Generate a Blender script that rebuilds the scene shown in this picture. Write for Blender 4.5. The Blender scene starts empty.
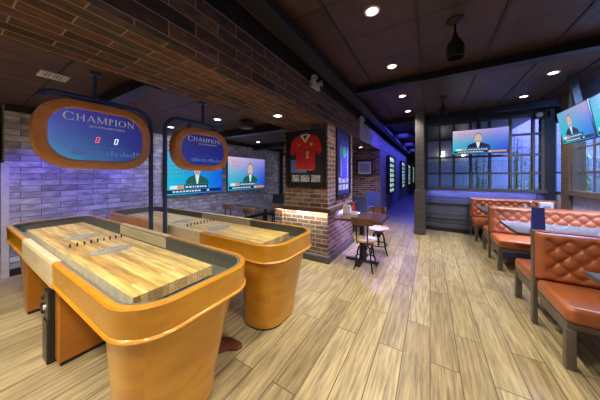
import bpy, bmesh, math, random
from mathutils import Vector, Matrix
random.seed(7)
PI = math.pi
S = bpy.context.scene
COL = S.collection

# ------------------------------------------------------------------ materials
def new_mat(name):
    m = bpy.data.materials.new(name); m.use_nodes = True
    nt = m.node_tree
    return m, nt, nt.nodes['Principled BSDF']

def N(nt, t, **k):
    n = nt.nodes.new(t)
    for a, v in k.items(): setattr(n, a, v)
    return n

def c4(c): return (c[0], c[1], c[2], 1)

def plain(name, col, rough=.5, metal=0, var=.12, scale=14, bump=0.0, coat=0, spec=.5):
    m, nt, b = new_mat(name)
    b.inputs['Roughness'].default_value = rough
    b.inputs['Metallic'].default_value = metal
    b.inputs['Coat Weight'].default_value = coat
    b.inputs['Coat Roughness'].default_value = .15
    b.inputs['Specular IOR Level'].default_value = spec
    tc = N(nt, 'ShaderNodeTexCoord')
    no = N(nt, 'ShaderNodeTexNoise'); no.inputs['Scale'].default_value = scale; no.inputs['Detail'].default_value = 4
    nt.links.new(tc.outputs['Object'], no.inputs['Vector'])
    r = N(nt, 'ShaderNodeValToRGB')
    r.color_ramp.elements[0].position = .3; r.color_ramp.elements[1].position = .7
    r.color_ramp.elements[0].color = c4([x*(1-var) for x in col])
    r.color_ramp.elements[1].color = c4([min(1, x*(1+var)) for x in col])
    nt.links.new(no.outputs['Fac'], r.inputs['Fac']); nt.links.new(r.outputs['Color'], b.inputs['Base Color'])
    if bump:
        bp = N(nt, 'ShaderNodeBump'); bp.inputs['Strength'].default_value = bump; bp.inputs['Distance'].default_value = .01
        nt.links.new(no.outputs['Fac'], bp.inputs['Height']); nt.links.new(bp.outputs['Normal'], b.inputs['Normal'])
    return m

def ramp(nt, stops):
    r = N(nt, 'ShaderNodeValToRGB'); e = r.color_ramp.elements
    e[0].position, e[0].color = stops[0][0], c4(stops[0][1])
    e[1].position, e[1].color = stops[-1][0], c4(stops[-1][1])
    for p, c in stops[1:-1]:
        x = e.new(p); x.color = c4(c)
    return r

def mix(nt, mode, fac, a, b):
    n = N(nt, 'ShaderNodeMix', data_type='RGBA', blend_type=mode)
    for i, v in ((0, fac), (6, a), (7, b)):
        if hasattr(v, 'is_output'): nt.links.new(v, n.inputs[i])
        elif i: n.inputs[i].default_value = c4(v)
        else: n.inputs[0].default_value = v
    return n.outputs[2]

def masonry(name, stops, mortar, bw, rh, ms, rough=.7, bump=.5, grain=(30, 30), grainamt=.25, offset=.5, metal=0, spec=.5, smooth=.1):
    """brick / plank / tile pattern on metre UVs"""
    m, nt, b = new_mat(name)
    b.inputs['Roughness'].default_value = rough; b.inputs['Metallic'].default_value = metal
    b.inputs['Specular IOR Level'].default_value = spec
    uv = N(nt, 'ShaderNodeUVMap')
    br = N(nt, 'ShaderNodeTexBrick'); br.offset = offset; br.squash = 1
    br.inputs['Color1'].default_value = (0, 0, 0, 1); br.inputs['Color2'].default_value = (1, 1, 1, 1)
    br.inputs['Mortar'].default_value = (.5, .5, .5, 1)
    br.inputs['Scale'].default_value = 1; br.inputs['Mortar Size'].default_value = ms
    br.inputs['Mortar Smooth'].default_value = smooth
    br.inputs['Brick Width'].default_value = bw; br.inputs['Row Height'].default_value = rh
    nt.links.new(uv.outputs['UV'], br.inputs['Vector'])
    r = ramp(nt, stops); nt.links.new(br.outputs['Color'], r.inputs['Fac'])
    mp = N(nt, 'ShaderNodeMapping'); mp.inputs['Scale'].default_value = (grain[0], grain[1], 1)
    nt.links.new(uv.outputs['UV'], mp.inputs['Vector'])
    # shift the grain brick by brick so neighbours differ
    ad = N(nt, 'ShaderNodeVectorMath', operation='ADD'); sc = N(nt, 'ShaderNodeVectorMath', operation='SCALE'); sc.inputs['Scale'].default_value = 37
    nt.links.new(br.outputs['Color'], sc.inputs[0]); nt.links.new(mp.outputs['Vector'], ad.inputs[0]); nt.links.new(sc.outputs['Vector'], ad.inputs[1])
    no = N(nt, 'ShaderNodeTexNoise'); no.inputs['Scale'].default_value = 1; no.inputs['Detail'].default_value = 6; no.inputs['Roughness'].default_value = .6
    nt.links.new(ad.outputs['Vector'], no.inputs['Vector'])
    g = ramp(nt, [(.3, (1-grainamt*1.6,)*3), (.65, (1+grainamt*.5,)*3)])
    nt.links.new(no.outputs['Fac'], g.inputs['Fac'])
    c = mix(nt, 'MULTIPLY', 1.0, r.outputs['Color'], g.outputs['Color'])
    c = mix(nt, 'MIX', br.outputs['Fac'], c, mortar)
    nt.links.new(c, b.inputs['Base Color'])
    if bump:
        inv = N(nt, 'ShaderNodeMath', operation='MULTIPLY_ADD'); inv.inputs[1].default_value = -1; 
        nt.links.new(br.outputs['Fac'], inv.inputs[0])
        sm = N(nt, 'ShaderNodeMath', operation='MULTIPLY'); sm.inputs[1].default_value = .35
        nt.links.new(no.outputs['Fac'], sm.inputs[0]); nt.links.new(sm.outputs[0], inv.inputs[2])
        bp = N(nt, 'ShaderNodeBump'); bp.inputs['Strength'].default_value = bump; bp.inputs['Distance'].default_value = .006
        nt.links.new(inv.outputs[0], bp.inputs['Height']); nt.links.new(bp.outputs['Normal'], b.inputs['Normal'])
    return m

def wood(name, dark, light, sx=2, sy=30, rough=.4, coat=0, lo=.3, hi=.7):
    m, nt, b = new_mat(name)
    b.inputs['Roughness'].default_value = rough; b.inputs['Coat Weight'].default_value = coat; b.inputs['Coat Roughness'].default_value = .12
    uv = N(nt, 'ShaderNodeUVMap'); mp = N(nt, 'ShaderNodeMapping'); mp.inputs['Scale'].default_value = (sx, sy, 1)
    nt.links.new(uv.outputs['UV'], mp.inputs['Vector'])
    no = N(nt, 'ShaderNodeTexNoise'); no.inputs['Scale'].default_value = 1; no.inputs['Detail'].default_value = 5; no.inputs['Distortion'].default_value = .6
    nt.links.new(mp.outputs['Vector'], no.inputs['Vector'])
    r = ramp(nt, [(lo, dark), (hi, light)]); nt.links.new(no.outputs['Fac'], r.inputs['Fac'])
    nt.links.new(r.outputs['Color'], b.inputs['Base Color'])
    return m

def glow(name, col, strength=1):
    m, nt, b = new_mat(name)
    b.inputs['Base Color'].default_value = (.02, .02, .02, 1); b.inputs['Roughness'].default_value = .3
    b.inputs['Emission Color'].default_value = c4(col); b.inputs['Emission Strength'].default_value = strength
    return m

def glow_uv(name, corners, strength=1, noise=0, rough=.25, pu=1, pv=1):
    """screen picture: bilinear colours bl, br, tl, tr on 0..1 UVs"""
    m, nt, b = new_mat(name)
    b.inputs['Base Color'].default_value = (.01, .01, .012, 1); b.inputs['Roughness'].default_value = rough
    uv = N(nt, 'ShaderNodeUVMap'); sp = N(nt, 'ShaderNodeSeparateXYZ'); nt.links.new(uv.outputs['UV'], sp.inputs[0])
    u, v = sp.outputs['X'], sp.outputs['Y']
    if noise:
        no = N(nt, 'ShaderNodeTexNoise'); no.inputs['Scale'].default_value = 4; no.inputs['Detail'].default_value = 3
        nt.links.new(uv.outputs['UV'], no.inputs['Vector'])
        def jit(s):
            a = N(nt, 'ShaderNodeMath', operation='MULTIPLY_ADD'); a.inputs[1].default_value = noise; a.inputs[2].default_value = -noise/2
            nt.links.new(no.outputs['Fac'], a.inputs[0])
            d = N(nt, 'ShaderNodeMath', operation='ADD'); d.use_clamp = True
            nt.links.new(a.outputs[0], d.inputs[0]); nt.links.new(s, d.inputs[1]); return d.outputs[0]
        u, v = jit(u), jit(v)
    def powr(s_, e):
        q = N(nt, 'ShaderNodeMath', operation='POWER'); q.inputs[1].default_value = e; nt.links.new(s_, q.inputs[0]); return q.outputs[0]
    if pu != 1: u = powr(u, pu)
    if pv != 1: v = powr(v, pv)
    lo = mix(nt, 'MIX', u, corners[0], corners[1]); hi = mix(nt, 'MIX', u, corners[2], corners[3])
    c = mix(nt, 'MIX', v, lo, hi)
    nt.links.new(c, b.inputs['Emission Color']); b.inputs['Emission Strength'].default_value = strength
    return m

def glass_mat(name, tint=(1, 1, 1), alpha=.12):
    m, nt, b = new_mat(name)
    out = nt.nodes['Material Output']; nt.nodes.remove(b)
    t = N(nt, 'ShaderNodeBsdfTransparent'); t.inputs['Color'].default_value = c4(tint)
    g = N(nt, 'ShaderNodeBsdfGlossy'); g.inputs['Roughness'].default_value = .03
    f = N(nt, 'ShaderNodeFresnel'); f.inputs['IOR'].default_value = 1.45
    ge = N(nt, 'ShaderNodeNewGeometry'); iv = N(nt, 'ShaderNodeMath', operation='SUBTRACT'); iv.inputs[0].default_value = 1; nt.links.new(ge.outputs['Backfacing'], iv.inputs[1])
    fm = N(nt, 'ShaderNodeMath', operation='MULTIPLY'); nt.links.new(f.outputs[0], fm.inputs[0]); nt.links.new(iv.outputs[0], fm.inputs[1])
    mx = N(nt, 'ShaderNodeMixShader'); nt.links.new(fm.outputs[0], mx.inputs[0])
    nt.links.new(t.outputs[0], mx.inputs[1]); nt.links.new(g.outputs[0], mx.inputs[2]); nt.links.new(mx.outputs[0], out.inputs['Surface'])
    return m

M = {}
M['floor'] = masonry('floor_planks', [(0, (.34, .26, .135)), (.35, (.43, .345, .18)), (.7, (.50, .405, .22)), (1, (.39, .31, .17))], (.09, .065, .035), 1.2, .19, .0035, rough=.38, bump=.15, grain=(3.5, 55), grainamt=.36, offset=.37)
M['corridor_floor'] = masonry('corridor_tiles', [(0, (.2, .2, .22)), (1, (.3, .3, .33))], (.1, .1, .1), .6, .3, .004, rough=.35, bump=.1)
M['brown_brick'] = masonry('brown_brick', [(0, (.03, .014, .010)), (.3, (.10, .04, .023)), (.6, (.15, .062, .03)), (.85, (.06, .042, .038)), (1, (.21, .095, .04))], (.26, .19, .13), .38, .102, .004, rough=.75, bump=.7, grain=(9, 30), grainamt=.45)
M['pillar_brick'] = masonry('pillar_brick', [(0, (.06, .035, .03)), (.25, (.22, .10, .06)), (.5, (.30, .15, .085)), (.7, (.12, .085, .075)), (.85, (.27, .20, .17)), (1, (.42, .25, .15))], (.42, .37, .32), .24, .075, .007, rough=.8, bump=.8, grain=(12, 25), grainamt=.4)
M['white_brick'] = masonry('white_brick', [(0, (.36, .36, .38)), (.4, (.52, .52, .55)), (1, (.68, .68, .70))], (.13, .13, .15), .40, .092, .004, rough=.8, bump=.8, grain=(6, 12), grainamt=.35)
M['corridor_brick'] = masonry('corridor_brick', [(0, (.35, .35, .38)), (1, (.5, .5, .55))], (.15, .15, .18), .33, .088, .004, rough=.8, bump=.6, grain=(6, 12))
M['ceiling'] = masonry('ceiling_panels', [(0, (.056, .031, .022)), (1, (.082, .045, .030))], (.016, .011, .009), .606, .735, .012, rough=.42, bump=.25, grain=(3, 12), grainamt=.25, offset=0)
M['ceiling_left'] = masonry('ceiling_dark_panels', [(0, (.085, .05, .033)), (1, (.12, .07, .046))], (.02, .014, .011), .6, 1.2, .012, rough=.7, bump=.25, grain=(3, 12), grainamt=.25, offset=0)
M['shiplap'] = masonry('dark_boards', [(0, (.10, .11, .13)), (1, (.14, .15, .17))], (.03, .03, .035), 4, .22, .008, rough=.5, bump=.5, grain=(3, 20), offset=.5)
M['black_trim'] = plain('black_trim', (.018, .018, .022), .5)
M['dark_wall'] = plain('dark_wall', (.035, .037, .045), .7)
M['steel_beam'] = plain('painted_steel_beam', (.022, .024, .034), .4, metal=.2)
M['frame_dark'] = wood('dark_window_wood', (.055, .052, .05), (.11, .10, .095), 3, 40, .5)
M['frame_brown'] = wood('brown_window_wood', (.10, .07, .045), (.17, .125, .08), 3, 40, .5)
M['plinth'] = plain('grey_tile_plinth', (.09, .085, .08), .5, bump=.2)
M['sill_wall'] = plain('pale_panel', (.50, .55, .70), .6)
M['pale_trim'] = plain('pale_trim', (.62, .62, .62), .5)
M['orange_wood'] = wood('honey_orange_wood', (.58, .235, .010), (.76, .375, .022), 3, 9, .30, coat=.5, lo=.25, hi=.8)
M['orange_dark'] = wood('amber_wood', (.45, .15, .012), (.58, .22, .022), 3, 9, .35, coat=.4, lo=.25, hi=.8)
M['board_wood'] = wood('scoreboard_oak', (.58, .22, .06), (.72, .31, .10), 5, 20, .35, coat=.3)
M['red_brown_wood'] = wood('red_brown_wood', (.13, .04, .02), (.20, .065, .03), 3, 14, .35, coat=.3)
M['maple'] = masonry('maple_strips', [(0, (.64, .40, .10)), (.25, (.88, .66, .21)), (.7, (.93, .74, .28)), (.9, (.78, .52, .15)), (1, (.46, .22, .05))], (.55, .36, .16), 3.6, .042, .0008, rough=.3, bump=0, grain=(4, 45), grainamt=.34, offset=.43)
M['maple_end'] = masonry('maple_end_grain', [(0, (.34, .20, .08)), (.5, (.70, .50, .22)), (1, (.80, .60, .30))], (.3, .18, .07), .038, .5, .001, rough=.4, bump=0, grain=(60, 60))
M['maple_side'] = plain('pale_maple_edge', (.80, .72, .52), .4)
M['cream_wood'] = wood('cream_maple', (.72, .58, .33), (.84, .72, .46), 3, 16, .38, coat=.2)
M['carpet'] = plain('grey_carpet', (.17, .17, .135), .95, var=.45, scale=160, bump=.6)
M['cushion'] = plain('black_cushion', (.018, .018, .022), .7)
M['logo_ink'] = plain('grey_ink', (.36, .36, .34), .5, var=.3, scale=40)
M['logo_pale'] = plain('pale_ink', (.62, .58, .48), .5)
M['black_plastic'] = plain('black_plastic', (.015, .015, .018), .3)
M['dark_metal'] = plain('dark_metal', (.035, .032, .035), .45, metal=.6)
M['tube'] = plain('blue_lit_black_tube', (.045, .075, .19), .35, metal=.3)  # blue-black metal, with blue light put into its colour
M['leather'] = plain('cognac_leather', (.42, .122, .042), .36, var=.16, scale=5, bump=.05, coat=.12)
M['leather_seat'] = plain('cognac_leather_seat', (.42, .122, .042), .36, var=.16, scale=4, bump=.05, coat=.12)
M['bench_frame'] = plain('grey_brown_bench_frame', (.16, .135, .11), .5, metal=.2)
M['table_dark'] = wood('dark_table_top', (.055, .045, .04), (.10, .08, .068), 2, 30, .42)
M['bar_top'] = wood('walnut_table_top', (.06, .03, .018), (.12, .06, .035), 2, 30, .22, coat=.4)
M['walnut'] = wood('walnut_backrest', (.11, .05, .025), (.19, .09, .045), 3, 24, .4)
M['yellow_seat'] = wood('yellow_seat_wood', (.55, .36, .14), (.72, .52, .25), 3, 24, .4)
M['lilac_seat'] = wood('pale_seat_wood', (.50, .38, .24), (.66, .50, .33), 3, 24, .4)
M['blue_plastic'] = plain('navy_card', (.05, .075, .42), .4)
M['white'] = plain('white_plastic', (.75, .75, .75), .4, var=.04)
M['fixture_grey'] = plain('grey_white_plastic', (.36, .36, .36), .5, var=.04)
M['red'] = plain('red_sauce', (.45, .03, .02), .3)
M['bronze'] = plain('bronze_brown', (.11, .065, .035), .4, metal=.4)
M['jersey_red'] = plain('red_jersey', (.55, .018, .022), .8, var=.2, scale=12)
M['jersey_blue'] = plain('blue_jersey', (.035, .05, .42), .8, var=.2, scale=12)
M['teal'] = plain('teal_print', (.02, .42, .38), .7)
M['gold'] = plain('gold_crest', (.65, .40, .08), .6)
M['photo_blue'] = plain('blue_team_picture', (.10, .20, .55), .5, var=.6, scale=45)
M['photo_grey'] = plain('pale_grey_picture', (.42, .45, .50), .5, var=.75, scale=38)
M['mount_black'] = plain('black_mount', (.012, .013, .022), .6)
M['blue_lit_chair'] = plain('blue_lit_chair_fabric', (.10, .12, .30), .7)  # blue light of the recess put into the fabric colour
M['mount_navy'] = plain('navy_mount', (.03, .035, .12), .6)
M['glass'] = glass_mat('window_glass')
M['lamp'] = glow('downlight_lens', (1, .93, .82), 14)
M['led'] = glow('led_strip', (1, .95, .75), 5)
M['rack_light'] = glow('rack_backlight', (.80, .98, .92), 2.4)
M['bottle'] = plain('green_white_bottle', (.55, .75, .6), .15)
M['door_light'] = glow('lit_door_pane', (.80, .88, .95), .75)
M['screen_a'] = glow_uv('news_screen', [(.01, .48, .62), (.004, .06, .62), (.80, .50, .66), (.30, .28, .75)], 1.0, .25, pv=2.4)
M['screen_b'] = glow_uv('news_screen_blue', [(.005, .52, .72), (.003, .11, .72), (.03, .30, .60), (.004, .07, .62)], 1.0, .25, pv=1.5)
M['screen_c'] = glow_uv('news_screen_pale', [(.005, .55, .62), (.003, .16, .70), (.16, .42, .62), (.50, .36, .62)], 1.0, .25, pv=2)
M['board_screen'] = glow_uv('scoreboard_screen', [(.09, .62, .58), (.018, .016, .26), (.085, .06, .40), (.018, .015, .15)], .9, .12, pu=.45, pv=.28)
M['board_screen_b'] = glow_uv('scoreboard_screen_blue', [(.02, .02, .24), (.010, .010, .22), (.012, .012, .09), (.012, .012, .13)], .9, .1)
M['sc_skin'] = glow('screen_skin', (.75, .52, .42), .9)
M['sc_green'] = glow('screen_green', (.004, .10, .06), 1)
M['sc_dark'] = glow('screen_dark', (.004, .012, .06), 1)
M['sc_white'] = glow('screen_white', (.70, .78, .85), 1)
M['sc_orange'] = glow('screen_orange', (.75, .28, .06), 1)
M['sc_pink'] = glow('screen_pink', (.62, .22, .32), 1)
M['sc_teal'] = glow('screen_teal', (.05, .40, .45), 1)
M['sc_hair'] = glow('screen_hair', (.28, .20, .20), 1)
M['digit_red'] = glow('red_digit', (1, .12, .18), 1.0)
M['digit_white'] = glow('white_digit', (.9, .95, 1), 1.0)
M['gold_letter'] = plain('champagne_letters', (.42, .39, .33), .5)
M['gold_glow'] = glow('champagne_lit_letters', (.40, .38, .32), .62)
M['sky_glow'] = glow('skyline_print', (.05, .10, .26), 1)
M['ext_wall'] = masonry('exterior_stucco', [(0, (.35, .36, .42)), (1, (.5, .5, .56))], (.2, .2, .22), .8, .5, .01, rough=.8, bump=.2)
M['ext_ground'] = plain('exterior_paving', (.2, .2, .22), .8)
M['leaf'] = plain('bamboo_leaf', (.30, .42, .16), .5)
M['cane'] = plain('bamboo_cane', (.45, .42, .2), .5)
M['pot'] = plain('planter_grey', (.12, .12, .13), .6)
M['window_spot'] = glow('window_spot_glow', (1, .95, .85), 6)

# ------------------------------------------------------------------ mesh builder
class MB:
    def __init__(s): s.v = []; s.f = []; s.m = []; s.uv = {}
    def add(s, vs, fs, mi=0):
        o = len(s.v); s.v += [tuple(v) for v in vs]
        for f in fs: s.f.append([o+i for i in f]); s.m.append(mi)
        return s
    def box(s, x0, x1, y0, y1, z0, z1, mi=0):
        return s.add([(x, y, z) for z in (z0, z1) for y in (y0, y1) for x in (x0, x1)],
              [(0, 2, 3, 1), (4, 5, 7, 6), (0, 1, 5, 4), (2, 6, 7, 3), (0, 4, 6, 2), (1, 3, 7, 5)], mi)
    def loft(s, loops, cap0=True, cap1=True, mi=0, close=True):
        n = len(loops[0]); vs = [v for l in loops for v in l]; fs = []
        for i in range(len(loops)-1):
            for j in range(n if close else n-1):
                k = (j+1) % n
                fs.append((i*n+j, i*n+k, (i+1)*n+k, (i+1)*n+j))
        if cap0: fs.append(tuple(range(n-1, -1, -1)))
        if cap1: fs.append(tuple(range((len(loops)-1)*n, len(loops)*n)))
        return s.add(vs, fs, mi)
    def cyl(s, p0, p1, r0, r1=None, n=16, mi=0):
        return s.tube([p0, p1], [r0, r0 if r1 is None else r1], n, mi)
    def tube(s, pts, r, n=10, mi=0):
        pts = [Vector(p) for p in pts]; rs = r if isinstance(r, (list, tuple)) else [r]*len(pts)
        loops = []; ref = None
        for i, p in enumerate(pts):
            t = (pts[min(i+1, len(pts)-1)] - pts[max(i-1, 0)]).normalized()
            if ref is None: ref = t.orthogonal().normalized()
            a = (ref - t*ref.dot(t)).normalized(); ref = a; b = t.cross(a)
            loops.append([p + (a*math.cos(2*PI*k/n) + b*math.sin(2*PI*k/n))*rs[i] for k in range(n)])
        return s.loft(loops, mi=mi)
    def lathe(s, prof, c=(0, 0, 0), n=24, mi=0):
        loops = [[(c[0]+r*math.cos(2*PI*k/n), c[1]+r*math.sin(2*PI*k/n), c[2]+z) for k in range(n)] for r, z in prof]
        return s.loft(loops, mi=mi)
    def torus(s, c, R, r, n=24, m=8, mi=0):
        loops = []
        for i in range(n+1):
            a = 2*PI*i/n
            loops.append([(c[0]+(R+r*math.cos(2*PI*k/m))*math.cos(a), c[1]+(R+r*math.cos(2*PI*k/m))*math.sin(a), c[2]+r*math.sin(2*PI*k/m)) for k in range(m)])
        return s.loft(loops, False, False, mi)
    def poly(s, pts, mi=0): return s.add(pts, [tuple(range(len(pts)))], mi)
    def prism(s, pts2, lo, hi, plane='xz', mi=0):
        f = {'xz': lambda a, b, h: (a, h, b), 'yz': lambda a, b, h: (h, a, b), 'xy': lambda a, b, h: (a, b, h)}[plane]
        return s.loft([[f(a, b, lo) for a, b in pts2], [f(a, b, hi) for a, b in pts2]], mi=mi)
    def build(s, name, mats, parent=None, bevel=0, smooth=False, world=False, seg=2, unit=None, sub=0, fix=True, uvswap=False, du=0, dv=0):
        me = bpy.data.meshes.new(name)
        off = Vector((0, 0, 0))
        if world and parent is not None:
            q = parent
            while '_o' not in q: q = q.parent
            off = Vector(q['_o'])
        me.from_pydata([Vector(v)-off for v in s.v], [], s.f)
        if not isinstance(mats, (list, tuple)): mats = [mats]
        for m in mats: me.materials.append(M[m] if isinstance(m, str) else m)
        for p, mi in zip(me.polygons, s.m): p.material_index = mi; p.use_smooth = bool(smooth)
        if fix:
            bm = bmesh.new(); bm.from_mesh(me); bmesh.ops.recalc_face_normals(bm, faces=bm.faces); bm.to_mesh(me); bm.free()
        uvl = me.uv_layers.new(name='UVMap')
        for p in me.polygons:
            n = p.normal; ax = max(range(3), key=lambda i: abs(n[i]))
            for li in p.loop_indices:
                co = me.vertices[me.loops[li].vertex_index].co + off
                if unit: u, v = (co[unit[0]]-unit[2])/unit[4], (co[unit[1]]-unit[3])/unit[5]
                elif ax == 0: u, v = co.y, co.z
                elif ax == 1: u, v = co.x, co.z
                else: u, v = (co.x, co.y) if uvswap else (co.y, co.x)
                uvl.data[li].uv = (u+du, v+dv)
        o = bpy.data.objects.new(name, me); COL.objects.link(o)
        if parent is not None: o.parent = parent
        if bevel:
            b = o.modifiers.new('Bevel', 'BEVEL'); b.width = bevel; b.segments = seg; b.limit_method = 'ANGLE'; b.angle_limit = math.radians(40)
        if sub:
            b = o.modifiers.new('Sub', 'SUBSURF'); b.levels = sub; b.render_levels = sub
        if smooth and smooth != 'all':
            try: me.set_sharp_from_angle(angle=math.radians(40))
            except Exception: pass
        return o

def root(name, label, cat, loc=(0, 0, 0), rz=0, group=None):
    o = bpy.data.objects.new(name, None); COL.objects.link(o)
    o.empty_display_size = .1
    o.location = loc; o.rotation_euler = (0, 0, rz); o['label'] = label; o['category'] = cat; o['_o'] = list(loc)
    if group: o['group'] = group
    return o
def tag(o, label, cat, group=None):
    o['label'] = label; o['category'] = cat
    if group: o['group'] = group
    return o
def struct(o): o['kind'] = 'structure'; return o
def dup(r, loc, rz=None, label=None):
    c = r.copy(); COL.objects.link(c); c.location = loc
    if rz is not None: c.rotation_euler = (0, 0, rz)
    if label: c['label'] = label
    for ch in list(r.children):
        d = ch.copy(); COL.objects.link(d); d.parent = c
        for g in list(ch.children):
            e = g.copy(); COL.objects.link(e); e.parent = d
    return c
def rrect(x0, x1, y0, y1, r, n=6):
    pts = []
    for cx, cy, a0 in ((x1-r, y1-r, 0), (x0+r, y1-r, 90), (x0+r, y0+r, 180), (x1-r, y0+r, 270)):
        for i in range(n+1):
            a = math.radians(a0+90*i/n); pts.append((cx+r*math.cos(a), cy+r*math.sin(a)))
    return pts
def arc(cx, cy, r, a0, a1, n=10, ry=None):
    ry = ry or r
    return [(cx+r*math.cos(math.radians(a0+(a1-a0)*i/n)), cy+ry*math.sin(math.radians(a0+(a1-a0)*i/n))) for i in range(n+1)]

H_CEIL = 3.0; XL = -5.15; XR = 2.3; YF = 6.7; SZ = 2.306; SX0, SX1 = -2.28, -1.45; CL = 2.46

# ------------------------------------------------------------------ room shell
def sbox(name, mat, *b, **k):
    bv = k.pop('bevel', 0)
    return struct(MB().box(*b).build(name, mat, bevel=bv, **k))
sbox('floor', 'floor', -7.2, XR, -3.2, 7.2, -.1, 0)
sbox('floor_corridor', 'corridor_floor', -5.4, -.1, 7.2, 27, -.1, -.002)
sbox('ceiling', 'ceiling', SX1-.03, XR+.1, -3.2, 27, H_CEIL, H_CEIL+.1, dv=.11)
sbox('ceiling_left', 'ceiling_left', -7.2, SX0, -3.2, 7.9, CL, CL+.1)
sbox('wall_left', 'white_brick', XL-.2, XL, .46, 7.1, 0, CL+.02)
sbox('wall_left_side', 'dark_wall', -7.2, -7.0, -3.2, 7.1, 0, CL+.05)
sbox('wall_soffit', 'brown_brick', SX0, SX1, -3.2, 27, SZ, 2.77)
sbox('wall_soffit_top', 'black_trim', SX0, SX1-.04, -3.2, 27, 2.77, 3.1)
# brick pillar under the soffit
PX0, PX1, PY0, PY1 = -2.33, -1.45, 3.3, 4.62
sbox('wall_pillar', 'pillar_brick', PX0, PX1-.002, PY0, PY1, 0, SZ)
struct(MB().box(PX0-.06, PX1+.05, PY0-.07, PY1+.03, 0, .11).build('baseboard_pillar', 'plinth', bevel=.008))
struct(MB().box(-2.52, -1.35, 3.18, 3.3, .86, .895).box(-1.45, -1.35, 3.3, 4.66, .86, .895).build('trim_pillar_ledge', 'bar_top', bevel=.006))
struct(MB().box(-2.52, -1.35, 3.18, 3.195, .835, .86).box(-1.365, -1.35, 3.195, 4.66, .835, .86).build('trim_ledge_lip', 'bar_top'))
struct(MB().box(-2.50, PX0, 3.24, 3.42, 0, .86).build('wall_pillar_low', 'pillar_brick'))
# recess and corridor
sbox('wall_recess', 'pillar_brick', -2.42, SX1-.004, 7.65, 7.85, 0, SZ)
sbox('trim_recess_post', 'black_trim', -2.75, -2.42, 7.5, 7.85, 0, SZ)
sbox('wall_corridor', 'corridor_brick', -2.2, SX1, 7.85, 27, 0, SZ)
struct(MB().box(SX1-.004, SX1+.004, 7.65, 7.86, 0, SZ).build('trim_corridor_corner', 'corridor_brick'))
struct(MB().box(SX1, SX1+.008, 5.2, 27, SZ, 2.76).build('trim_corridor_top', 'corridor_brick'))
sbox('wall_corridor_end', 'dark_wall', -2.2, .4, 26.8, 27, 0, 3)
sbox('wall_corridor_right', 'dark_wall', -.2, -.1, 6.8, 27, 0, 3)
# back wall of the left room with its lit door
sbox('wall_back', 'white_brick', -5.35, -2.7, 7.1, 7.3, 0, CL+.02)
struct(MB().box(-5.12, -4.98, 6.96, 7.1, 0, 2.3).box(-4.62, -4.50, 6.96, 7.1, 0, 2.3).box(-4.98, -4.62, 6.96, 7.1, 2.22, 2.3).build('door_1', 'black_trim', bevel=.005))
struct(MB().box(-4.98, -4.62, 7.05, 7.09, .12, 2.22).build('door_1_pane', 'door_light'))
sbox('trim_left_edge', 'pale_trim', XL-.02, XL+.025, .43, .50, 0, 1.62)
struct(MB().box(XL, XL+.06, .46, 7.1, 2.36, CL).build('trim_wall_top', 'black_trim'))
struct(MB().box(XL, XL+.02, .5, 7.1, 0, .10).build('baseboard_left', 'black_trim', bevel=.004))
# far wall
XP = -.12; XE = 2.13
sbox('wall_far', 'shiplap', XP, XE, YF, YF+.12, 0, 1.06)
sbox('wall_far_top', 'dark_wall', XP, XE, YF, YF+.12, 2.80, 3.0)
struct(MB().box(-.31, XP, 6.0, 6.75, 0, 3.0).box(-.33, XP+.015, 5.985, 6.6, 0, 1.08).box(-.34, XP+.02, 5.98, 6.6, 0, .13).build('trim_corridor_post', 'frame_dark', bevel=.008))
sbox('baseboard_far', 'black_trim', XP, XE, YF-.02, YF, 0, .1)
struct(MB().box(XP, XE, YF-.035, YF-.0, .72, .76).box(XP, XE, YF-.035, YF, .34, .375).build('trim_far_rails', 'shiplap'))
def grid_window(name, axis, a0, a1, b0, b1, z0, z1, cuts, zs, mat, bar=.045, thin=.15, e=.07):
    w = MB()
    def bx(u0, u1, q0, q1, k0, k1):
        if axis == 'x': w.box(u0, u1, k0, k1, q0, q1)
        else: w.box(k0, k1, u0, u1, q0, q1)
    bx(a0, a0+e, z0, z1, b0, b1); bx(a1-e, a1, z0, z1, b0, b1)
    bx(a0+e, a1-e, z0, z0+e, b0, b1); bx(a0+e, a1-e, z1-e, z1, b0, b1)
    d = (b1-b0)*thin
    for c in cuts: bx(c-bar/2, c+bar/2, z0+e, z1-e, b0+d, b1-d)
    for z in zs: bx(a0+e, a1-e, z-bar/2, z+bar/2, b0+d*1.05, b1-d*1.05)
    f = struct(w.build(name, mat, bevel=.004))
    g = MB(); mid = (b0+b1)/2
    if axis == 'x': g.box(a0+e, a1-e, mid-.003, mid+.003, z0+e, z1-e)
    else: g.box(mid-.003, mid+.003, a0+e, a1-e, z0+e, z1-e)
    g.build('window_pane', 'glass', f)
    return f
grid_window('window_1', 'x', XP, XE, YF-.02, YF+.12, 1.06, 2.80, [.22, .52, .86, 1.22, 1.58, 1.95], [1.49, 1.90, 2.36], 'frame_dark')
struct(MB().box(XP, XE, YF-.09, YF-.01, 1.06, 1.13).build('trim_far_sill', 'frame_dark', bevel=.006))
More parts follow.
